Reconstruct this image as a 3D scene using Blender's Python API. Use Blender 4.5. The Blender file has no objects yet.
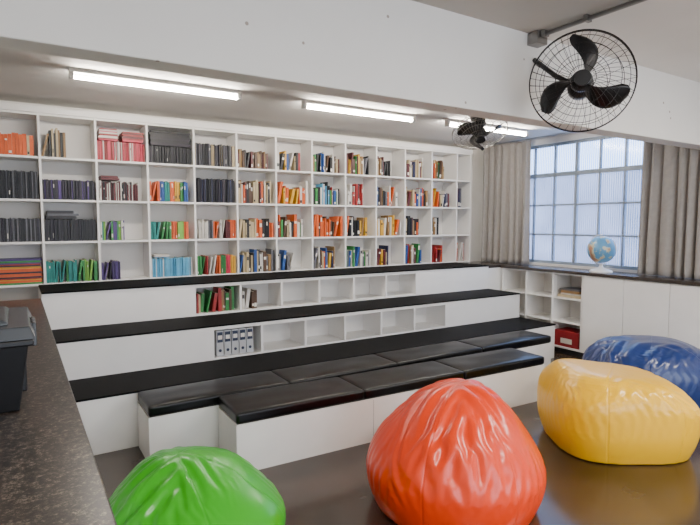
import bpy, bmesh, math, random
import numpy as np
from mathutils import Vector, Matrix, noise, Euler
R = random.Random(7)
H = 1.55
# ------------------------------------------------------------------ materials
def lin(c):
    c = c.lstrip('#'); o = []
    for i in (0, 2, 4):
        v = int(c[i:i+2], 16)/255
        o.append(v/12.92 if v <= .04045 else ((v+.055)/1.055)**2.4)
    return (*o, 1)
MATS = {}
def mat(name, col, rough=.5, metal=0, var=0.06, scale=6, bump=0, bscale=60, coat=0, spec=.5):
    if name in MATS: return MATS[name]
    m = bpy.data.materials.new(name); m.use_nodes = True
    nt = m.node_tree; b = nt.nodes['Principled BSDF']
    c = lin(col)
    b.inputs['Roughness'].default_value = rough
    b.inputs['Metallic'].default_value = metal
    b.inputs['Specular IOR Level'].default_value = spec
    if coat: b.inputs['Coat Weight'].default_value = coat; b.inputs['Coat Roughness'].default_value = .12
    tc = nt.nodes.new('ShaderNodeTexCoord')
    n = nt.nodes.new('ShaderNodeTexNoise'); n.inputs['Scale'].default_value = scale; n.inputs['Detail'].default_value = 5
    nt.links.new(tc.outputs['Object'], n.inputs['Vector'])
    r = nt.nodes.new('ShaderNodeValToRGB')
    r.color_ramp.elements[0].position = .3; r.color_ramp.elements[1].position = .7
    r.color_ramp.elements[0].color = tuple(min(1, x*(1-var)) for x in c[:3])+(1,)
    r.color_ramp.elements[1].color = tuple(min(1, x*(1+var)) for x in c[:3])+(1,)
    nt.links.new(n.outputs['Fac'], r.inputs['Fac']); nt.links.new(r.outputs['Color'], b.inputs['Base Color'])
    if bump:
        n2 = nt.nodes.new('ShaderNodeTexNoise'); n2.inputs['Scale'].default_value = bscale; n2.inputs['Detail'].default_value = 3
        nt.links.new(tc.outputs['Object'], n2.inputs['Vector'])
        bp = nt.nodes.new('ShaderNodeBump'); bp.inputs['Strength'].default_value = bump; bp.inputs['Distance'].default_value = .01
        nt.links.new(n2.outputs['Fac'], bp.inputs['Height']); nt.links.new(bp.outputs['Normal'], b.inputs['Normal'])
    MATS[name] = m; return m
def emis(name, col, s):
    m = bpy.data.materials.new(name); m.use_nodes = True; nt = m.node_tree
    b = nt.nodes['Principled BSDF']; b.inputs['Emission Color'].default_value = lin(col); b.inputs['Emission Strength'].default_value = s
    b.inputs['Base Color'].default_value = lin('ffffff'); MATS[name] = m; return m

# ------------------------------------------------------------------ mesh builder
class MB:
    def __init__(s): s.v = []; s.f = []; s.m = []; s.mats = []; s.sm = []
    def mi(s, m):
        if m not in s.mats: s.mats.append(m)
        return s.mats.index(m)
    def quad(s, pts, m, smooth=False):
        i = len(s.v); s.v += [tuple(p) for p in pts]; s.f.append(tuple(range(i, i+len(pts)))); s.m.append(s.mi(m)); s.sm.append(smooth)
    def box(s, x0, x1, y0, y1, z0, z1, m, top=None, M=None):
        i = len(s.v)
        P = [(x0,y0,z0),(x1,y0,z0),(x1,y1,z0),(x0,y1,z0),(x0,y0,z1),(x1,y0,z1),(x1,y1,z1),(x0,y1,z1)]
        if M is not None: P = [tuple(M @ Vector(p)) for p in P]
        s.v += P
        F = [(0,3,2,1),(4,5,6,7),(0,1,5,4),(1,2,6,5),(2,3,7,6),(3,0,4,7)]
        for k, f in enumerate(F):
            s.f.append(tuple(i+a for a in f)); s.m.append(s.mi(top if (top and k == 1) else m)); s.sm.append(False)
    def frustum(s, b, t, z0, z1, m):
        i = len(s.v)
        s.v += [(b[0],b[2],z0),(b[1],b[2],z0),(b[1],b[3],z0),(b[0],b[3],z0),(t[0],t[2],z1),(t[1],t[2],z1),(t[1],t[3],z1),(t[0],t[3],z1)]
        for f in [(0,3,2,1),(4,5,6,7),(0,1,5,4),(1,2,6,5),(2,3,7,6),(3,0,4,7)]:
            s.f.append(tuple(i+a for a in f)); s.m.append(s.mi(m)); s.sm.append(False)
    def tube(s, pts, r, m, n=6, closed=False, caps=True):
        pts = [Vector(p) for p in pts]; N = len(pts); base = len(s.v)
        rr = r if isinstance(r, (list, tuple)) else [r]*N
        ref = None
        for k in range(N):
            if closed: d = pts[(k+1) % N]-pts[k-1]
            else: d = pts[min(k+1, N-1)]-pts[max(k-1, 0)]
            d.normalize()
            if ref is None:
                ref = Vector((0,0,1)) if abs(d.z) < .9 else Vector((1,0,0))
            u = d.cross(ref); 
            if u.length < 1e-4: u = d.cross(Vector((0,1,0.3)))
            u.normalize(); w = u.cross(d).normalized(); ref = w
            for j in range(n):
                a = 2*math.pi*j/n
                s.v.append(tuple(pts[k]+(u*math.cos(a)+w*math.sin(a))*rr[k]))
        for k in range(N if closed else N-1):
            for j in range(n):
                a = base+k*n+j; b = base+k*n+(j+1) % n
                k2 = (k+1) % N
                c = base+k2*n+(j+1) % n; d = base+k2*n+j
                s.f.append((a,b,c,d)); s.m.append(s.mi(m)); s.sm.append(True)
        if caps and not closed:
            s.f.append(tuple(base+j for j in range(n))[::-1]); s.m.append(s.mi(m)); s.sm.append(False)
            s.f.append(tuple(base+(N-1)*n+j for j in range(n))); s.m.append(s.mi(m)); s.sm.append(False)
    def lathe(s, prof, m, c=(0,0,0), n=32, smooth=True):
        base = len(s.v)
        for r, z in prof:
            for j in range(n):
                a = 2*math.pi*j/n; s.v.append((c[0]+r*math.cos(a), c[1]+r*math.sin(a), c[2]+z))
        for k in range(len(prof)-1):
            for j in range(n):
                s.f.append((base+k*n+j, base+k*n+(j+1) % n, base+(k+1)*n+(j+1) % n, base+(k+1)*n+j)); s.m.append(s.mi(m)); s.sm.append(smooth)
    def build(s, name, parent=None, M=None, bevel=0, segs=2, fix=True):
        me = bpy.data.meshes.new(name); me.from_pydata(s.v, [], s.f)
        for m in s.mats: me.materials.append(m)
        me.polygons.foreach_set('material_index', s.m); me.polygons.foreach_set('use_smooth', s.sm)
        me.update()
        if fix:
            bm = bmesh.new(); bm.from_mesh(me); bmesh.ops.recalc_face_normals(bm, faces=bm.faces); bm.to_mesh(me); bm.free()
        o = bpy.data.objects.new(name, me); bpy.context.scene.collection.objects.link(o)
        if M is not None: o.matrix_world = M
        if parent: o.parent = parent
        if bevel:
            b = o.modifiers.new('bevel', 'BEVEL'); b.width = bevel; b.segments = segs; b.limit_method = 'ANGLE'
        return o
def empty(name, loc=(0,0,0)):
    o = bpy.data.objects.new(name, None); o.location = loc; o.empty_display_size = .1
    bpy.context.scene.collection.objects.link(o); return o

# ------------------------------------------------------------------ base mats
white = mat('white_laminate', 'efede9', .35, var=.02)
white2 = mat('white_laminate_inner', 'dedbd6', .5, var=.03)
blackmat = mat('black_rubber_mat', '050506', .7, var=.2, bump=.1, bscale=200, spec=.15)
leather_b = mat('black_leatherette', '040405', .3, var=.1, bump=.10, bscale=16, spec=.32)
wallm = mat('wall_paint', 'e8e5df', .7, var=.04, scale=2)
ceilA = mat('ceiling_paint_alcove', 'e2dfda', .8, var=.04, scale=2)
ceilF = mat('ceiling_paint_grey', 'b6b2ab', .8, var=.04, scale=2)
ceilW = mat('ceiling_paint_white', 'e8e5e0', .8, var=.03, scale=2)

def beam_mat():
    m = mat('beam_paint', 'e9e6df', .75, var=.03, scale=1.5)
    nt = m.node_tree; b = nt.nodes['Principled BSDF']; link = b.inputs['Base Color'].links[0].from_socket
    tc = [n for n in nt.nodes if n.type == 'TEX_COORD'][0]
    v = nt.nodes.new('ShaderNodeTexVoronoi'); v.inputs['Scale'].default_value = 6.5
    nt.links.new(tc.outputs['Object'], v.inputs['Vector'])
    r = nt.nodes.new('ShaderNodeValToRGB'); r.color_ramp.elements[0].position = .055; r.color_ramp.elements[1].position = .07
    r.color_ramp.elements[0].color = (1,1,1,1); r.color_ramp.elements[1].color = (0,0,0,1)
    nt.links.new(v.outputs['Distance'], r.inputs['Fac'])
    mx = nt.nodes.new('ShaderNodeMix'); mx.data_type = 'RGBA'
    mx.inputs['B'].default_value = lin('a89c8e')
    nt.links.new(r.outputs['Color'], mx.inputs['Factor']); nt.links.new(link, mx.inputs['A'])
    nt.links.new(mx.outputs['Result'], b.inputs['Base Color']); return m
beamm = beam_mat()

def floor_mat():
    m = mat('polished_brown_cement', '3d3025', .2, var=.55, scale=1.8, coat=.25, bump=.05, bscale=6)
    nt = m.node_tree; b = nt.nodes['Principled BSDF']
    n = nt.nodes.new('ShaderNodeTexNoise'); n.inputs['Scale'].default_value = 4; n.inputs['Detail'].default_value = 8
    mr = nt.nodes.new('ShaderNodeMapRange'); mr.inputs['To Min'].default_value = .08; mr.inputs['To Max'].default_value = .36
    tc = [x for x in nt.nodes if x.type == 'TEX_COORD'][0]
    nt.links.new(tc.outputs['Object'], n.inputs['Vector']); nt.links.new(n.outputs['Fac'], mr.inputs['Value']); nt.links.new(mr.outputs['Result'], b.inputs['Roughness'])
    return m
floorm = floor_mat()
def granite():
    m = mat('dark_granite', '4a423c', .3, var=.1, scale=8)
    nt = m.node_tree; b = nt.nodes['Principled BSDF']
    tc = [n for n in nt.nodes if n.type == 'TEX_COORD'][0]
    n = nt.nodes.new('ShaderNodeTexNoise'); n.inputs['Scale'].default_value = 70; n.inputs['Detail'].default_value = 6; n.inputs['Roughness'].default_value = .85
    nt.links.new(tc.outputs['Object'], n.inputs['Vector'])
    r = nt.nodes.new('ShaderNodeValToRGB'); e = r.color_ramp.elements
    e[0].position = .42; e[0].color = lin('1d1917'); e[1].position = .66; e[1].color = lin('9a8c7c')
    x = e.new(.53); x.color = lin('3b332d')
    nt.links.new(n.outputs['Fac'], r.inputs['Fac']); nt.links.new(r.outputs['Color'], b.inputs['Base Color']); return m
gran = granite()

# ------------------------------------------------------------------ room shell
XL, XR, YB, YR = -.9, 5.75, 5.73, -3.0
YBM = 2.40     # beam front face
def simple(name, *a, m, **k):
    b = MB(); b.box(*a, m); return b.build(name, **k)
simple('floor', XL-.1, XR+.1, YR-.1, YB+.1, -.1, 0, m=floorm)
simple('wall_back', XL-.1, XR+.1, YB, YB+.1, 0, 2.9, m=wallm)
simple('wall_left', XL-.1, XL, YR, YB, 0, 2.9, m=wallm)
WY0, WY1, WZ0, WZ1 = 2.2, 4.98, 1.02, 2.54
b = MB()
b.box(XR, XR+.15, YR, WY0, 0, 2.9, wallm); b.box(XR, XR+.15, WY1, YB, 0, 2.9, wallm)
b.box(XR, XR+.15, WY0, WY1, 0, WZ0, wallm); b.box(XR, XR+.15, WY0, WY1, WZ1, 2.9, wallm)
b.build('wall_right')
b = MB()   # rear wall with openings
b.box(XL, XR, YR-.1, YR, 0, .8, wallm); b.box(XL, XR, YR-.1, YR, 2.5, 2.9, wallm)
for a, c in ((XL, -.6), (2.1, 2.4), (5.1, XR)): b.box(a, c, YR-.1, YR, .8, 2.5, wallm)
b.build('wall_rear')
b = MB(); b.box(XL, XR, YBM+.16, YB, 2.63, 2.9, ceilA); b.build('ceiling')
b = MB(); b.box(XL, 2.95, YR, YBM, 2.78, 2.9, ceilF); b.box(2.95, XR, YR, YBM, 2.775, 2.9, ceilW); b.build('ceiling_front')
b = MB(); b.box(XL, XR, YBM, YBM+.16, 2.236, 2.9, beamm); b.build('ceiling_beam', bevel=.006)

# ------------------------------------------------------------------ tiered seating
AZ, BZ, CZ = .98, .675, .38
YA, YBt, YC = 4.82, 4.31, 3.80
X0, X1 = .152, 5.15
b = MB()
def tier(y0, y1, z0, z1, cub):
    if not cub:
        b.box(X0, X1, y0, y1, 0.001, z1, white); return
    c0, c1 = 1.37, 3.95
    b.box(X0, c0, y0, y1, 0.001, z1, white); b.box(c1, X1, y0, y1, 0.001, z1, white)
    b.box(c0, c1, y0, y1, 0.001, z0+.03, white); b.box(c0, c1, y0, y1, z1-.03, z1, white)
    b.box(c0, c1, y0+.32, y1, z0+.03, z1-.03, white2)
    for k in range(1, 6):
        x = c0+.43*k; b.box(x-.01, x+.01, y0, y0+.32, z0+.03, z1-.03, white)
tier(YC, YBt, 0, CZ, False)
tier(YBt, YA, CZ, BZ, True)
tier(YA, YB-.005, BZ, AZ, True)
for (y0, y1, z) in ((YC, YBt, CZ), (YBt, YA, BZ), (YA, 5.425, AZ)):
    b.box(X0, X1+.005, y0-.008, y1, z, z+.014, blackmat)
b.build('tiered_seating')

# ------------------------------------------------------------------ bookcase
SY, SZ0, SZ1 = 5.43, AZ+.002, 2.50
divs = [.205+.4505*k for k in range(-2, 12)]
b = MB()
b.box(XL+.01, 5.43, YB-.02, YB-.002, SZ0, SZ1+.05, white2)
for x in divs+[5.42, XL+.02]: b.box(x-.010, x+.010, SY, YB-.02, SZ0, SZ1, white)
rowz = [SZ0+.02+(SZ1-SZ0-.02)/4*k for k in range(5)]
for k in range(5): b.box(XL+.01, 5.43, SY+.003, YB-.02, rowz[k]-.02, rowz[k], white)
b.box(XL+.01, 5.44, SY-.012, YB-.02, SZ1, SZ1+.055, white)
b.build('bookcase', bevel=.0015, segs=1)

# ------------------------------------------------------------------ books
pages = mat('book_pages', 'd0c7b2', .8)
PAL = {'or':'cf5a20','rd':'95201f','pk':'c82a4a','dr':'54181c','bk':'101013','gy':'5c5c62','wh':'d0ccc4','cr':'b8a682','bl':'1f4a8c','lb':'54a2c6',
       'tl':'127c74','gn':'2a7c3a','lg':'74ac3c','ye':'cf9e24','pu':'46306c','br':'4c321e','nv':'141c40','dp':'221a28','tn':'8a6b40'}
def bm_(k): return mat('book_cover_'+k, PAL[k], .45, var=.12, scale=14)
labelw = mat('book_label', 'e2ddd2', .6); labeld = mat('book_title_dark', '2a2a2a', .6)
mixA = ['rd','wh','bk','bl','or','cr','gn','br','ye','gy','wh','nv','tn','dr','bk']
mixB = ['br','tn','cr','wh','dr','bk','or','cr','bk','bl','gn']
mixC = ['bl','wh','lb','gn','rd','wh','or','bk']
bb = MB()
def books(x0, x1, zf, yf, pal, fill=1.0, h=(.22,.29), w=(.010,.034), hmax=.34, order=False, d=(.13,.21), lean=True, labels=.5):
    x = x0+.004; xe = x0+(x1-x0)*fill-.004
    total = xe-x
    while x < xe-.012:
        ww = R.uniform(*w); 
        if x+ww > xe: break
        hh = min(R.uniform(*h), hmax); dd = R.uniform(*d)
        k = pal[min(len(pal)-1, int((x-x0)/total*len(pal)))] if order else R.choice(pal)
        y0 = yf+R.uniform(.005, .04); M = None
        if lean and R.random() < .14 and x+ww+.05 < xe:
            a = R.uniform(.06, .25)
            M = Matrix.Translation((x, 0, zf+.001)) @ Matrix.Rotation(a, 4, 'Y') @ Matrix.Translation((0,0,ww*math.sin(a)))
            adv = hh*math.sin(a)+ww*math.cos(a)
            if x+adv > xe: M = None; adv = ww
        else: adv = ww
        if M is None: M = Matrix.Translation((x, 0, zf+.001))
        bb.box(0, ww-.0012, y0, y0+dd, 0, hh, bm_(k), M=M)
        bb.box(.002, ww-.003, y0+.004, y0+dd, hh-.001, hh+.0008, pages, M=M)
        if R.random() < labels and ww > .013:
            z0 = hh*R.choice([.08, .15, .6, .7]); z1 = z0+hh*R.uniform(.08, .22)
            bb.box(.003, ww-.004, y0-.0008, y0+.002, z0, z1, labeld if k in ('wh','cr','ye') else labelw, M=M)
        x += adv
def stack(x0, x1, zf, yf, pal, n, t=(.008,.02)):
    z = zf+.001
    for i in range(n):
        tt = R.uniform(*t); k = pal[i % len(pal)] if R.random() < .6 else R.choice(pal)
        a = x0+R.uniform(.004, .02); c = x1-R.uniform(.004, .02); y0 = yf+R.uniform(.005, .02)
        bb.box(a, c, y0, y0+.2, z, z+tt-.001, bm_(k)); z += tt
    return z
rz = [rowz[3], rowz[2], rowz[1], rowz[0]]
def cell(row, col, pal, **k):
    x0 = divs[col+2]+.010; x1 = (divs[col+3] if col < 11 else 5.42)-.010
    books(x0, x1, rz[row], SY, pal, **k)
thin = (.006, .014)
for c in (-2, -1):
    cell(0, c, ['or','or','or','or','cr'], w=(.02,.035), h=(.17,.19), lean=False, labels=.3)
    cell(1, c, ['bk','bk','gy','bk'], w=thin, h=(.235,.245), lean=False)
    cell(2, c, ['bk','gy','bk','dp'], w=thin, h=(.20,.21), lean=False)
    x0 = divs[c+2]+.01; stack(x0, x0+.43, rz[3], SY, ['pu','or','ye','dp','rd','gn','or','pu'], 16)
cell(0, 0, ['bk','cr','bk','tn'], fill=.5, w=(.012,.025), h=(.2,.26))
cell(1, 0, ['dp','bk','dp','pu'], w=thin, h=(.17,.18), lean=False, labels=.15)
x0 = divs[2]+.01; cell(2, 0, ['bk','dp','bk'], w=thin, h=(.19,.2), lean=False)
z = rz[2]+.2; bb.box(x0+.02, x0+.26, SY+.02, SY+.2, z+.003, z+.03, bm_('bk')); bb.box(x0+.03, x0+.28, SY+.02, SY+.2, z+.031, z+.05, bm_('gy')); bb.box(x0+.03, x0+.24, SY+.03, SY+.2, z+.051, z+.075, bm_('bk'))
cell(3, 0, ['tl','tl','gn','tl','gn','lg','gn'], order=True, w=(.012,.022), h=(.18,.2), labels=.1)
cell(0, 1, ['pk','rd','pk','rd','wh','pk'], w=thin, h=(.17,.18), lean=False, labels=.2)
stack(divs[3]+.02, divs[3]+.2, rz[0]+.182, SY, ['pk','rd','wh'], 9); stack(divs[3]+.22, divs[3]+.43, rz[0]+.182, SY, ['rd','pk','dr'], 7)
cell(1, 1, ['dr','wh','dr','bk'], w=thin, h=(.15,.19), fill=.85, lean=False)
stack(divs[3]+.02, divs[3]+.2, rz[1]+.192, SY, ['wh','dr'], 3)
cell(2, 1, ['gn','lg','pu','tl','wh'], fill=.55, w=(.012,.022), h=(.17,.19))
cell(3, 1, ['pu','pu','dp'], fill=.42, w=thin, h=(.16,.18))
cell(0, 2, ['bk','bk','dp'], w=thin, h=(.16,.17), lean=False, labels=.2)
stack(divs[4]+.02, divs[4]+.43, rz[0]+.172, SY, ['bk','dp','bk'], 9)
cell(1, 2, ['or','or','bl','tl','or','ye','gn','bl'], order=True, fill=.9, w=(.012,.022), h=(.19,.21), labels=.3)
cell(2, 2, ['tl','gn','gn','or','lg','or'], order=True, fill=.9, w=(.012,.022), h=(.17,.18), labels=.3)
cell(3, 2, ['lb','lb','wh','lb','lb'], fill=.95, w=thin, h=(.18,.19), lean=False, labels=.3)
stack(divs[4]+.03, divs[4]+.2, rz[3]+.192, SY, ['lb','wh'], 4, t=(.006,.01))
cell(0, 3, ['bk','gy','bk','dp','cr'], w=thin, h=(.21,.23), lean=False)
cell(1, 3, ['bk','dp','bk','nv'], w=thin, h=(.23,.25), lean=False, labels=.2)
cell(2, 3, ['wh','wh','gy','or','wh','dr','or'], order=True, w=thin, h=(.17,.2))
cell(3, 3, ['gn','rd','wh','or','gn','pk','ye'], order=True, w=thin, h=(.18,.2))
cell(0, 4, ['br','dr','bk','tn'], fill=.85, h=(.16,.2))
cell(1, 4, mixB, fill=.9, h=(.18,.25)); cell(2, 4, ['or','rd','bk','or','cr'], fill=.95, h=(.16,.22)); cell(3, 4, mixB+['gy'], h=(.17,.25))
for c in range(5, 11):
    cell(0, c, [mixA, mixB, mixA, mixB, ['dr','nv','wh','cr'], mixB][c-5], fill=[.75,.88,.8,.5,.7,.55][c-5], h=(.16,.26))
    cell(1, c, [['or','wh','cr','ye','tn','or'], mixC, ['rd','dr','rd','wh','bk'], mixA, mixB, mixA][c-5], fill=[.95,.9,.6,.85,.92,.8][c-5], h=(.16,.27))
    cell(2, c, [mixB, ['or','br','tn','or','rd'], mixA, ['ye','wh','or','tn'], mixB, ['bk','wh','tn']][c-5], fill=[.8,.95,.75,.95,.6,.35][c-5], h=(.16,.26))
    cell(3, c, [['bl','lb','wh','gy'], mixA, ['gy','wh','bl','gn'], mixA, mixA, ['or','rd','dr','rd']][c-5], fill=[.55,.7,.9,.45,.7,.6][c-5], h=(.16,.26))
cell(1, 11, mixA, fill=.5); cell(3, 11, ['rd','or','wh'], fill=.7)
# tier cubbies
books(1.385, 1.785, BZ+.031, YA+.02, ['bk','rd','dr','cr','gn','br','tn'], h=(.17,.225), fill=.95, hmax=.23)
books(1.815, 2.215, BZ+.031, YA+.02, ['cr','tn','br','wh'], h=(.16,.2), fill=.45, hmax=.23)
bb.build('books')
# binders
b = MB(); bk = mat('binder_white', 'b9bbbd', .4); lb_ = mat('binder_label_navy', '1c2a44', .5)
x = 1.40
for i in range(5):
    b.box(x, x+.060, YBt+.03, YBt+.29, CZ+.032, CZ+.25, bk)
    b.box(x+.006, x+.054, YBt+.028, YBt+.032, CZ+.15, CZ+.238, lb_)
    b.box(x+.012, x+.048, YBt+.0272, YBt+.0285, CZ+.175, CZ+.21, labelw)
    b.tube([(x+.030, YBt+.0315, CZ+.08), (x+.030, YBt+.026, CZ+.08)], .013, lb_, n=12)
    x += .067
b.build('ring_binders', bevel=.002, segs=1)

# ------------------------------------------------------------------ benches
def cushion(name, x0, x1, y0, y1, z0, z1, parent):
    bm = bmesh.new()
    L, W, T = x1-x0, y1-y0, z1-z0
    bmesh.ops.create_cube(bm, size=1)
    bmesh.ops.subdivide_edges(bm, edges=bm.edges[:], cuts=19, use_grid_fill=True)
    rad = .018
    def rm(u, Lh):
        a = abs(u)*2
        return math.copysign(1-(1-a)**1.8, u)*Lh
    for v in bm.verts:
        p = Vector((rm(v.co.x, L/2), rm(v.co.y, W/2), rm(v.co.z, T/2)))
        q = Vector((max(-L/2+rad, min(L/2-rad, p.x)), max(-W/2+rad, min(W/2-rad, p.y)), max(-T/2+rad, min(T/2-rad, p.z))))
        d = p-q
        if d.length > 1e-6: p = q+d.normalized()*rad
        if v.co.z > 0:
            fx = 1-abs(p.x*2/L)**6; fy = 1-abs(p.y*2/W)**4
            p.z += (.008+.006*noise.noise(Vector((p.x*5+x0*3, p.y*7, 0))))*fx*fy*(p.z/(T/2))
        v.co = p+Vector(((x0+x1)/2, (y0+y1)/2, (z0+z1)/2))
    for f in bm.faces: f.smooth = True
    me = bpy.data.meshes.new(name); bm.to_mesh(me); bm.free(); me.materials.append(leather_b)
    o = bpy.data.objects.new(name, me); bpy.context.scene.collection.objects.link(o); o.parent = parent
    return o
def bench(L, W, hgt, n, loc, rot):
    e = empty('cushioned_bench', loc); e.rotation_euler = (0,0,rot)
    b = MB(); b.box(0, L, 0, W, 0, hgt, white)
    b.box(.01, L-.01, .01, W-.01, hgt, hgt+.004, blackmat)
    b.box(L*.36-.001, L*.36+.001, -.0008, 0, .01, hgt-.01, labeld)
    b.build('base', parent=e, bevel=.002, segs=1)
    for i in range(n):
        cushion('cushion_%d' % (i+1), L/n*i, L/n*(i+1), -.005, W, hgt+.004, hgt+.074, e)
    return e
bench(2.76, .385, .312, 3, (1.09, 3.03, 0), math.radians(-2.0))
bench(3.93, .36, .318, 4, (.66, 3.425, 0), 0)

# ------------------------------------------------------------------ left granite counter
b = MB(); b.box(XL+.006, .09, -1.2, 4.78, 0, .905, white2); b.box(XL+.006, .148, -1.2, 4.80, .905, .95, gran); b.build('granite_counter', bevel=.004)
# storage box
b = MB(); pb = mat('black_plastic', '0c0d10', .35); lid = mat('grey_plastic_lid', '44484c', .25)
b.frustum((-.46, -.012, 1.95, 2.34), (-.5, .022, 1.92, 2.38), .951, 1.185, pb)
b.box(-.515, .034, 1.905, 2.395, 1.165, 1.185, pb)
b.frustum((-.52, .04, 1.90, 2.40), (-.50, .025, 1.915, 2.385), 1.186, 1.225, lid)
b.frustum((-.44, -.03, 1.97, 2.33), (-.43, -.04, 1.98, 2.32), 1.225, 1.240, lid)
b.box(-.3, -.17, 1.893, 1.906, 1.13, 1.21, lid); b.box(.032, .046, 2.07, 2.22, 1.13, 1.21, lid)
for k in range(5): b.box(-.008, .012, 1.99+k*.075, 2.0+k*.075, 1.0, 1.16, pb)
b.build('storage_box', bevel=.006)

# ------------------------------------------------------------------ window cabinet
CX = 5.38
b = MB(); dk = mat('counter_dark_granite', '3b332e', .25, var=.3, scale=60)
b.box(CX-.03, XR-.002, .6, 4.80, .955, .99, dk)
b.box(X1+.01, XR-.002, 4.825, 5.42, .955, .99, dk)
b.box(X1+.01, XR-.002, 4.83, 5.42, 0, .955, white)
b.box(CX, XR-.002, .6, 3.62, 0.07, .955, white); b.box(CX+.03, XR-.002, .6, 4.80, 0, .07, labeld)
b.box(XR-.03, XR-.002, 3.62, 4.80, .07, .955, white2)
b.box(CX, XR-.03, 3.62, 4.80, .07, .09, white); b.box(CX, XR-.03, 3.62, 4.80, .935, .955, white)
for z in (.37, .65): b.box(CX+.004, XR-.03, 3.62, 4.80, z, z+.018, white)
for y in (3.63, 4.02, 4.41, 4.79): b.box(CX, XR-.03, y-.01, y+.01, .09, .935, white)
y = 3.60
while y > .8:
    b.box(CX-.018, CX-.001, y-.46, y-.004, .085, .945, white); y -= .462
b.build('window_cabinet', bevel=.002, segs=1)
b = MB()
b.box(CX+.05, CX+.3, 3.68, 3.98, .669, .70, bm_('cr')); b.box(CX+.06, CX+.28, 3.69, 3.95, .701, .72, bm_('wh')); b.box(CX+.05, CX+.28, 3.7, 3.94, .721, .75, bm_('tn'))
b.box(CX+.05, CX+.28, 3.7, 3.96, .751, .77, bm_('gy'))
b.build('paper_stack')
b = MB(); rb = mat('red_cardboard', '8c1c22', .5)
b.box(CX+.02, CX+.27, 3.67, 3.99, .091, .27, rb); b.box(CX+.015, CX+.275, 3.665, 3.995, .23, .275, rb); b.box(CX+.014, CX+.016, 3.75, 3.9, .13, .19, labelw)
b.build('red_archive_box', bevel=.003)

# ------------------------------------------------------------------ window
fr = mat('window_steel_paint', '8c97a3', .4)
def glass():
    m = bpy.data.materials.new('ribbed_glass'); m.use_nodes = True; nt = m.node_tree; nt.nodes.clear()
    out = nt.nodes.new('ShaderNodeOutputMaterial')
    tr = nt.nodes.new('ShaderNodeBsdfTransparent'); tl = nt.nodes.new('ShaderNodeBsdfTranslucent'); gl = nt.nodes.new('ShaderNodeBsdfGlossy')
    tc = nt.nodes.new('ShaderNodeTexCoord'); w = nt.nodes.new('ShaderNodeTexWave'); w.bands_direction = 'Y'; w.inputs['Scale'].default_value = 12; w.inputs['Distortion'].default_value = 1.5
    nt.links.new(tc.outputs['Object'], w.inputs['Vector'])
    r = nt.nodes.new('ShaderNodeValToRGB'); r.color_ramp.elements[0].color = lin('6f98d6'); r.color_ramp.elements[1].color = lin('d0e4ff')
    nt.links.new(w.outputs['Fac'], r.inputs['Fac'])
    nt.links.new(r.outputs['Color'], tr.inputs['Color']); nt.links.new(r.outputs['Color'], tl.inputs['Color'])
    gl.inputs['Roughness'].default_value = .15
    m1 = nt.nodes.new('ShaderNodeMixShader'); m1.inputs['Fac'].default_value = .28
    nt.links.new(tr.outputs[0], m1.inputs[1]); nt.links.new(tl.outputs[0], m1.inputs[2])
    m2 = nt.nodes.new('ShaderNodeMixShader'); m2.inputs['Fac'].default_value = .06
    nt.links.new(m1.outputs[0], m2.inputs[1]); nt.links.new(gl.outputs[0], m2.inputs[2]); nt.links.new(m2.outputs[0], out.inputs['Surface'])
    return m
glm = glass()
e = empty('window_1', (0,0,0))
b = MB(); xw = XR+.05
b.box(xw-.02, xw+.03, WY0, WY1, WZ0, WZ0+.035, fr); b.box(xw-.02, xw+.03, WY0, WY1, WZ1-.035, WZ1, fr)
b.box(xw-.02, xw+.03, WY0, WY0+.035, WZ0, WZ1, fr); b.box(xw-.02, xw+.03, WY1-.035, WY1, WZ0, WZ1, fr)
ys = [WY0+.306*k for k in range(10)]
for i, y in enumerate(ys[1:-1]):
    t = .018 if i % 3 == 2 else .010
    b.box(xw-.015, xw+.02, y-t, y+t, WZ0, WZ1, fr)
for z, t in ((1.39, .010), (1.765, .010), (2.145, .026)): b.box(xw-.016, xw+.021, WY0, WY1, z-t, z+t, fr)
b.build('frame', parent=e)
b = MB(); b.quad([(xw+.005, WY0, WZ0), (xw+.005, WY1, WZ0), (xw+.005, WY1, WZ1), (xw+.005, WY0, WZ1)], glm); b.build('glass_panes', parent=e)
simple('neighbour_wall', 8.2, 8.4, -1, 9, -.5, 2.35, m=mat('outdoor_plaster', 'a08f8c', .8, var=.5, scale=1.5))

# ------------------------------------------------------------------ curtains
cur = mat('curtain_fabric', '95908b', .85, var=.06, scale=20)
cur.node_tree.nodes['Principled BSDF'].inputs['Sheen Weight'].default_value = .2
def curtain(y0, y1, x, zb, zt, seed, gather):
    n = 220; m = 24; b = MB()
    for j in range(m+1):
        t = j/m; z = zt+(zb-zt)*t
        for i in range(n+1):
            s = i/n
            yy = y0+(y1-y0)*s
            ph = s*(y1-y0)*2*math.pi/.115+1.3*noise.noise(Vector((s*6, seed, t*.6)))*2
            amp = .022+.018*t+.01*noise.noise(Vector((s*9, seed+3, t)))
            xx = x+amp*math.sin(ph)+.006*math.sin(ph*2.3+seed)
            b.v.append((xx, yy+.01*math.cos(ph), z))
    for j in range(m):
        for i in range(n):
            a = j*(n+1)+i; b.f.append((a, a+1, a+n+2, a+n+1)); b.m.append(b.mi(cur)); b.sm.append(True)
    o = b.build('curtain', fix=False)
    s = o.modifiers.new('s', 'SOLIDIFY'); s.thickness = .002
    return o
curtain(4.58, 5.40, 5.62, .995, 2.595, 1, 0)
curtain(1.75, 3.12, 5.62, .995, 2.595, 5, 0)
b = MB(); b.tube([(5.62, 1.6, 2.612), (5.62, 5.42, 2.612)], .010, mat('rail_metal', 'c8c8c8', .3, .8)); b.build('curtain_rail')

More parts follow.
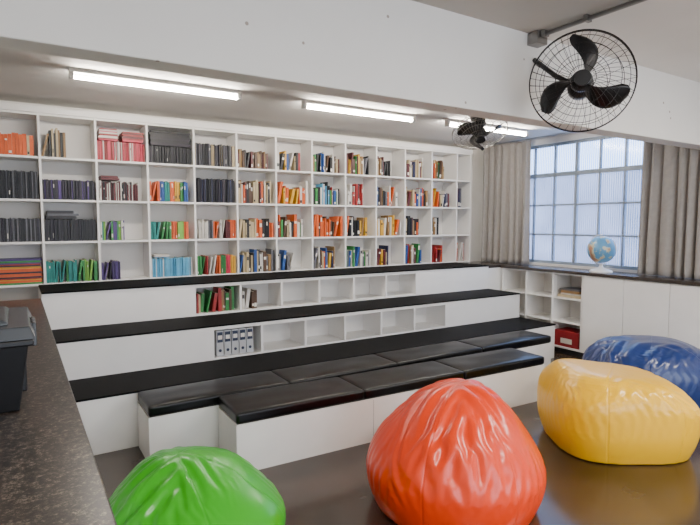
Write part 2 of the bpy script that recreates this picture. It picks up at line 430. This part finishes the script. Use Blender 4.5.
# ------------------------------------------------------------------ globe
e = empty('desk_globe', (5.52, 3.50, .99))
gm = mat('globe_map', '5a9cc8', .3)
nt = gm.node_tree; rp = [n for n in nt.nodes if n.type == 'VALTORGB'][0]; nz = [n for n in nt.nodes if n.type == 'TEX_NOISE'][0]
nz.inputs['Scale'].default_value = 9; el = rp.color_ramp.elements
el[0].position = .50; el[0].color = lin('5f98bf'); el[1].position = .53; el[1].color = lin('c9c6a4'); x_ = el.new(.62); x_.color = lin('b98468')
bmm = bmesh.new(); bmesh.ops.create_uvsphere(bmm, u_segments=40, v_segments=24, radius=.15)
for f in bmm.faces: f.smooth = True
me = bpy.data.meshes.new('sphere'); bmm.to_mesh(me); bmm.free(); me.materials.append(gm)
o = bpy.data.objects.new('sphere', me); bpy.context.scene.collection.objects.link(o); o.parent = e; o.location = (0,0,.255); o.rotation_euler = (0,.41,0)
b = MB(); wp = mat('white_plastic', 'e8e8e6', .3)
b.lathe([(0,0),(.12,0),(.12,.012),(.10,.028),(.035,.045),(.018,.07),(.018,.09),(0,.09)], wp, n=36)
pts = [(0, .163*math.cos(a), .255+.163*math.sin(a)) for a in [math.radians(-100+200*k/24-10) for k in range(25)]]
b.tube(pts, .006, wp); b.build('stand', parent=e)

# ------------------------------------------------------------------ fluorescent lights
tube = emis('fluorescent_tube', 'fff6ea', 170)
def fluor(x0, x1, y):
    e = empty('fluorescent_light', ((x0+x1)/2, y, 2.63)); L = (x1-x0)/2
    b = MB(); wm = mat('white_enamel', 'e0dfdb', .35)
    b.box(-L, L, -.03, .03, -.03, -.001, wm)
    for sx in (-L, L-.03): b.box(sx, sx+.03, -.028, .028, -.075, -.03, wm)
    b.build('housing', parent=e, bevel=.002, segs=1)
    b = MB(); b.tube([(-L+.03, -.0, -.058), (L-.03, -.0, -.058)], .013, tube, n=12); b.build('tube', parent=e)
fluor(.36, 1.62, 4.28); fluor(2.2, 3.46, 4.28); fluor(3.88, 5.14, 4.26)

# ------------------------------------------------------------------ fans
def fan(loc, normal, rad, mount, up=(0,0,1), blade_rot=0.0, wc='2a2624'):
    e = empty('oscillating_fan', loc)
    nrm = Vector(normal).normalized(); u = Vector(up).cross(nrm).normalized(); w = nrm.cross(u)
    M = Matrix((u, w, nrm)).transposed().to_4x4(); 
    bk = mat('fan_black', '0a0a0c', .35); wire = mat('fan_wire_'+wc, wc, .4, .5)
    b = MB()
    def P(r, a, z): return M.to_3x3() @ Vector((r*math.cos(a), r*math.sin(a), z))
    def zf(t): return .085*(1-t**2.2)+.02
    def zb(t): return -.075*(1-t**2.2)-.0
    nseg = 64
    for zz in (.02, 0): b.tube([P(rad, 2*math.pi*k/nseg, zz) for k in range(nseg)], .0038, wire, n=6, closed=True)
    for t in (.25, .5, .72, .88): b.tube([P(rad*t, 2*math.pi*k/nseg, zf(t)) for k in range(nseg)], .0018, wire, n=5, closed=True)
    for t in (.5, .8): b.tube([P(rad*t, 2*math.pi*k/nseg, zb(t)) for k in range(nseg)], .0018, wire, n=5, closed=True)
    for k in range(44):
        a = 2*math.pi*k/44
        b.tube([P(rad*t, a+.35*(1-t), zf(t)) for t in (.2,.35,.5,.65,.8,.92,1)], .0013, wire, n=4, caps=False)
        if k % 2 == 0: b.tube([P(rad*t, a, zb(t)) for t in (.2,.4,.6,.8,.92,1)], .0013, wire, n=4, caps=False)
    b.tube([P(0,0,.10), P(0,0,.112)], .045, bk, n=24)
    b.build('cage', parent=e)
    b = MB()
    b.tube([P(0,0,.0), P(0,0,.045), P(0,0,.062), P(0,0,.07)], [.062,.06,.045,.01], bk, n=24)
    b.tube([P(0,0,-.22), P(0,0,-.2), P(0,0,-.08), P(0,0,-.06)], [.04,.07,.075,.05], bk, n=24)
    b.build('motor', parent=e)
    b = MB()
    for q in range(3):
        a0 = blade_rot+2*math.pi*q/3; n1, n2 = 16, 7; g = []
        for i in range(n1+1):
            t = i/n1; r = rad*(.14+.78*t)
            wd = (.30+.48*math.sin(min(1, t*1.15)*math.pi*.62))*(1 if t < .65 else math.sqrt(max(0.02, 1-((t-.65)/.35)**2*.97)))
            swe = .62*t**1.3
            for j in range(n2+1):
                s = j/n2-.5; a = a0+swe+s*wd/(t*.55+.7)
                g.append(P(r, a, .03+s*(.085-.02*t)+.012*math.cos(s*3)))
        i0 = len(b.v); b.v += [tuple(p) for p in g]
        for i in range(n1):
            for j in range(n2):
                k = i0+i*(n2+1)+j; b.f.append((k, k+1, k+n2+2, k+n2+1)); b.m.append(b.mi(bk)); b.sm.append(True)
    o = b.build('blades', parent=e); s = o.modifiers.new('s', 'SOLIDIFY'); s.thickness = .003
    b = MB(); mp = Vector(mount)-Vector(loc); mo = P(0,0,-.15)
    b.tube([mo, mo+(mp-mo)*.5+Vector((0,0,-.02)), mp], .016, bk, n=10)
    b.build('bracket', parent=e)
    return e
fan((2.86, 1.98, 2.375), (-.80, -.62, -.02), .290, (2.95, 2.397, 2.62), blade_rot=1.12)
fan((3.95, 3.85, 2.45), (-.25, -.45, -.95), .27, (3.95, 3.95, 2.628), blade_rot=.2, wc='8a8680')
b = MB(); cm = mat('conduit_metal', '8d8a86', .35, .8)
b.tube([(2.93, -2.5, 2.755), (2.93, 2.39, 2.755)], .014, cm, n=10)
for y in (.2, 1.2, 2.0, 2.3): b.box(2.905, 2.955, y-.012, y+.012, 2.738, 2.776, cm)
b.box(2.88, 2.98, 2.32, 2.398, 2.70, 2.775, cm)
b.build('conduit_pipe')

# ------------------------------------------------------------------ beanbags (fabric relaxation in numpy: excess cloth over a filled core buckles into folds)
def vinyl(col, npan):
    m = mat('vinyl_'+col, col, .31, var=.03, scale=3, coat=.15)
    nt = m.node_tree; b = nt.nodes['Principled BSDF']; L = nt.links.new
    at = nt.nodes.new('ShaderNodeAttribute'); at.attribute_name = 'rest_co'
    sp = nt.nodes.new('ShaderNodeSeparateXYZ'); L(at.outputs['Vector'], sp.inputs[0])
    def mth(op, a, bb=None):
        n = nt.nodes.new('ShaderNodeMath'); n.operation = op
        for i, v in enumerate((a, bb)):
            if v is None: continue
            if isinstance(v, (int, float)): n.inputs[i].default_value = v
            else: L(v, n.inputs[i])
        return n.outputs[0]
    th = mth('ARCTAN2', sp.outputs[1], sp.outputs[0])
    fr_ = mth('FRACT', mth('ADD', mth('MULTIPLY', th, npan/(2*math.pi)), 10.5))
    d = mth('ABSOLUTE', mth('SUBTRACT', fr_, .5))           # 0 at seam
    rad = mth('SQRT', mth('ADD', mth('MULTIPLY', sp.outputs[0], sp.outputs[0]), mth('MULTIPLY', sp.outputs[1], sp.outputs[1])))
    dist = mth('MULTIPLY', mth('MULTIPLY', d, rad), 2*math.pi/npan)    # metres
    g = nt.nodes.new('ShaderNodeMapRange'); g.inputs['From Min'].default_value = 0; g.inputs['From Max'].default_value = .010
    g.inputs['To Min'].default_value = 0; g.inputs['To Max'].default_value = 1; g.interpolation_type = 'SMOOTHSTEP'
    L(dist, g.inputs['Value'])
    bp = nt.nodes.new('ShaderNodeBump'); bp.inputs['Strength'].default_value = .4; bp.inputs['Distance'].default_value = .005
    L(g.outputs[0], bp.inputs['Height']); L(bp.outputs['Normal'], b.inputs['Normal'])
    return m
def beanbag(cx, cy, sx, sy, h, col, seed, rot=0, npan=6, pt=.9, zp=1.05, taper=.3, box=2.0, wid=.42, lean=(0,0), tilt=0, eps=(.07,.005), steps=150, guide=.006, dent=.02, base=.90, m0=.7):
    bm = bmesh.new(); bmesh.ops.create_cube(bm, size=2)
    bmesh.ops.subdivide_edges(bm, edges=bm.edges[:], cuts=33, use_grid_fill=True)
    for v in bm.verts:
        v.co = Vector([math.tan(c*math.pi/4) for c in v.co]).normalized()
    bm.verts.ensure_lookup_table(); bm.verts.index_update()
    P = np.array([v.co[:] for v in bm.verts]); n = len(P)
    E = [(e.verts[0].index, e.verts[1].index) for e in bm.edges]
    D = []
    for f in bm.faces:
        a = [v.index for v in f.verts]; D += [(a[0], a[2]), (a[1], a[3])]
    B = []; O = {}
    for v in bm.verts:
        le = list(v.link_edges)
        if len(le) != 4: continue
        for i in range(4):
            for j in range(i+1, 4):
                if not (set(le[i].link_faces) & set(le[j].link_faces)):
                    a_, c_ = le[i].other_vert(v), le[j].other_vert(v)
                    B.append((a_.index, c_.index))
                    def nxt(p, q):
                        if len(q.link_edges) != 4: return None
                        e0 = [e for e in q.link_edges if p in e.verts][0]
                        for e2 in q.link_edges:
                            if not (set(e0.link_faces) & set(e2.link_faces)): return e2.other_vert(q)
                    s1, s2 = nxt(v, a_), nxt(v, c_)
                    if s1 and s2: O[(s1.index, s2.index)] = 1
    O = list(O)
    quads = [tuple(v.index for v in f.verts) for f in bm.faces]; bm.free()
    rng = np.random.RandomState(seed); ph = rng.uniform(0, 6.28, 40)
    def field(X, f0, o=0):
        r = 0
        for k in range(6):
            r = r+np.sin(X[:,k % 3]*f0*(1+.23*k)+ph[(k+o) % 40])*np.sin(X[:,(k+1) % 3]*f0*(.8+.19*k)+ph[(k+o+11) % 40])
        return r/3
    zc = P[:,2]; s = np.sqrt(np.maximum(0, 1-zc**2)); th = np.arctan2(P[:,1], P[:,0]); up = np.maximum(0, zc); dnn = np.maximum(0, -zc)
    ang = (np.abs(np.cos(th))**box+np.abs(np.sin(th))**box)**(-1/box)
    kz = .62
    rl = np.where(dnn < kz, 1-(1-base)*(dnn/kz)**2.5, base*s/math.sqrt(1-kz*kz))
    zl = wid*np.maximum(0, 1-dnn/kz)**.9
    r = np.where(zc < 0, rl, s**pt*(1-taper*up**1.3))*ang
    zz = np.where(zc < 0, zl, wid+(1-wid)*np.abs(zc)**zp)
    S = np.stack([.5*sx*r*np.cos(th), .5*sy*r*np.sin(th), h*zz], 1)
    rest = S.copy()
    dn = field(P, 2.1, 3)*dent+field(P, 3.6, 17)*dent*.5
    S = S+P*dn[:,None]*np.array([1,1,.8])*np.clip(up*1.6+.15, 0, 1)[:,None]
    k = np.clip((S[:,2]/h-wid)/(1-wid), 0, 1.2)
    S[:,0] += lean[0]*k**1.5; S[:,1] += lean[1]*k**1.5; S[:,2] += tilt*S[:,0]*k
    S[:,2] = np.maximum(S[:,2], 0)
    C = np.array(E+D+B+O); ia, ib = C[:,0], C[:,1]
    d0 = S[ib]-S[ia]; L0 = np.linalg.norm(d0, axis=1)
    mid = (P[ia]+P[ib])/2; tdir = np.stack([-mid[:,1], mid[:,0], mid[:,2]*0], 1); tdir /= np.linalg.norm(tdir, axis=1)[:,None]+1e-6
    hoop = np.abs((d0*tdir).sum(1))/(L0+1e-9)
    um = np.clip(mid[:,2]*.8+.45, 0, 1)
    mask = np.clip(m0+1.2*field(mid, 2.0, 7), .1, 1.7)
    L0 = L0*(1+(eps[0]*hoop**2+eps[1]*(1-hoop**2))*mask*um)
    kc = np.r_[np.full(len(E), .8), np.full(len(D), .5), np.full(len(B), .5), np.full(len(O), .2)]
    ks = np.r_[np.full(len(E), 1.0), np.full(len(D), .6), np.full(len(B), .2), np.full(len(O), .05)]
    cnt = (np.bincount(ia, minlength=n)+np.bincount(ib, minlength=n))*.6
    Q = P*np.array([1,1,.4])
    X = S+P*(field(Q, 7, 1)*.012+field(Q, 11, 5)*.006)[:,None]; Vv = np.zeros_like(X)
    X[:,2] = np.maximum(X[:,2], 0)
    for st in range(steps):
        Y = X+Vv*.85
        for it in range(7):
            d = Y[ib]-Y[ia]; l = np.sqrt((d*d).sum(1))+1e-9
            q = (l-L0)/l; q *= np.where(q > 0, ks, kc)*.5
            d *= q[:,None]
            for kx in range(3):
                Y[:,kx] += (np.bincount(ia, weights=d[:,kx], minlength=n)-np.bincount(ib, weights=d[:,kx], minlength=n))/cnt
            Y += guide*(S-Y)
            Y[:,2] = np.maximum(Y[:,2], 0)
        Vv = Y-X; X = Y
    mn, mx = X.min(0), X.max(0); c = (mn+mx)/2
    X = (X-[c[0], c[1], mn[2]])*[sx/(mx[0]-mn[0]), sy/(mx[1]-mn[1]), h/(mx[2]-mn[2])]
    me = bpy.data.meshes.new('beanbag_chair'); me.from_pydata([tuple(p) for p in X], [], quads)
    me.polygons.foreach_set('use_smooth', [True]*len(quads))
    at = me.attributes.new('rest_co', 'FLOAT_VECTOR', 'POINT'); at.data.foreach_set('vector', rest.ravel().astype(np.float32))
    me.materials.append(vinyl(col, npan)); me.update()
    o = bpy.data.objects.new('beanbag_chair', me); bpy.context.scene.collection.objects.link(o)
    o.location = (cx, cy, .003); o.rotation_euler = (0,0,rot)
    m = o.modifiers.new('sub', 'SUBSURF'); m.levels = 2; m.render_levels = 2
    return o
RV = -.56    # bags turned with their wide side towards the room
beanbag(.655, 2.42, .86, .86, .46, '33a816', 11, rot=RV, pt=.85, taper=.3, wid=.35, lean=(-.08, .03), eps=(.13,.02), m0=.9)
beanbag(2.02, 2.12, .98, .94, .66, 'e83a00', 61, rot=RV, pt=.80, taper=.26, wid=.32, lean=(.02, .02), eps=(.12,.02), m0=.8)
beanbag(3.52, 2.10, .95, .86, .545, 'f0b800', 35, rot=RV, pt=.38, zp=.66, taper=.07, box=3.2, wid=.45, lean=(-.02, 0), tilt=-.10, eps=(.08,.025), m0=.7)
beanbag(4.69, 2.48, 1.10, .94, .52, '183068', 46, rot=RV, pt=.5, zp=.85, taper=.12, box=2.5, wid=.42, tilt=-.02, eps=(.07,.02))

# ------------------------------------------------------------------ lights
w = bpy.data.worlds.new('world'); bpy.context.scene.world = w; w.use_nodes = True
bg = w.node_tree.nodes['Background']; bg.inputs['Color'].default_value = lin('e4eeff'); bg.inputs['Strength'].default_value = 7.2
def area(name, loc, size, sy, power, rot=(0,0,0), col='fff6ec'):
    l = bpy.data.lights.new(name, 'AREA'); l.shape = 'RECTANGLE'; l.size = size; l.size_y = sy; l.energy = power; l.color = lin(col)[:3]
    o = bpy.data.objects.new(name, l); o.location = loc; o.rotation_euler = rot; bpy.context.scene.collection.objects.link(o)
area('fill_light', (1.2, -.6, 2.74), 1.3, .2, 90)  # added fill for the front room, out of view, no fixture modelled
area('fill_light.001', (4.2, .2, 2.74), 1.3, .2, 90)  # second added fill, also out of view

# ------------------------------------------------------------------ camera
cd = bpy.data.cameras.new('camera'); cd.sensor_width = 36; cd.lens = 530/700*36; cd.clip_start = .05
co = bpy.data.objects.new('camera', cd); bpy.context.scene.collection.objects.link(co)
co.location = (0, 0, H); co.rotation_euler = (math.radians(90-4.37), 0, math.radians(-32.2))
bpy.context.scene.camera = co
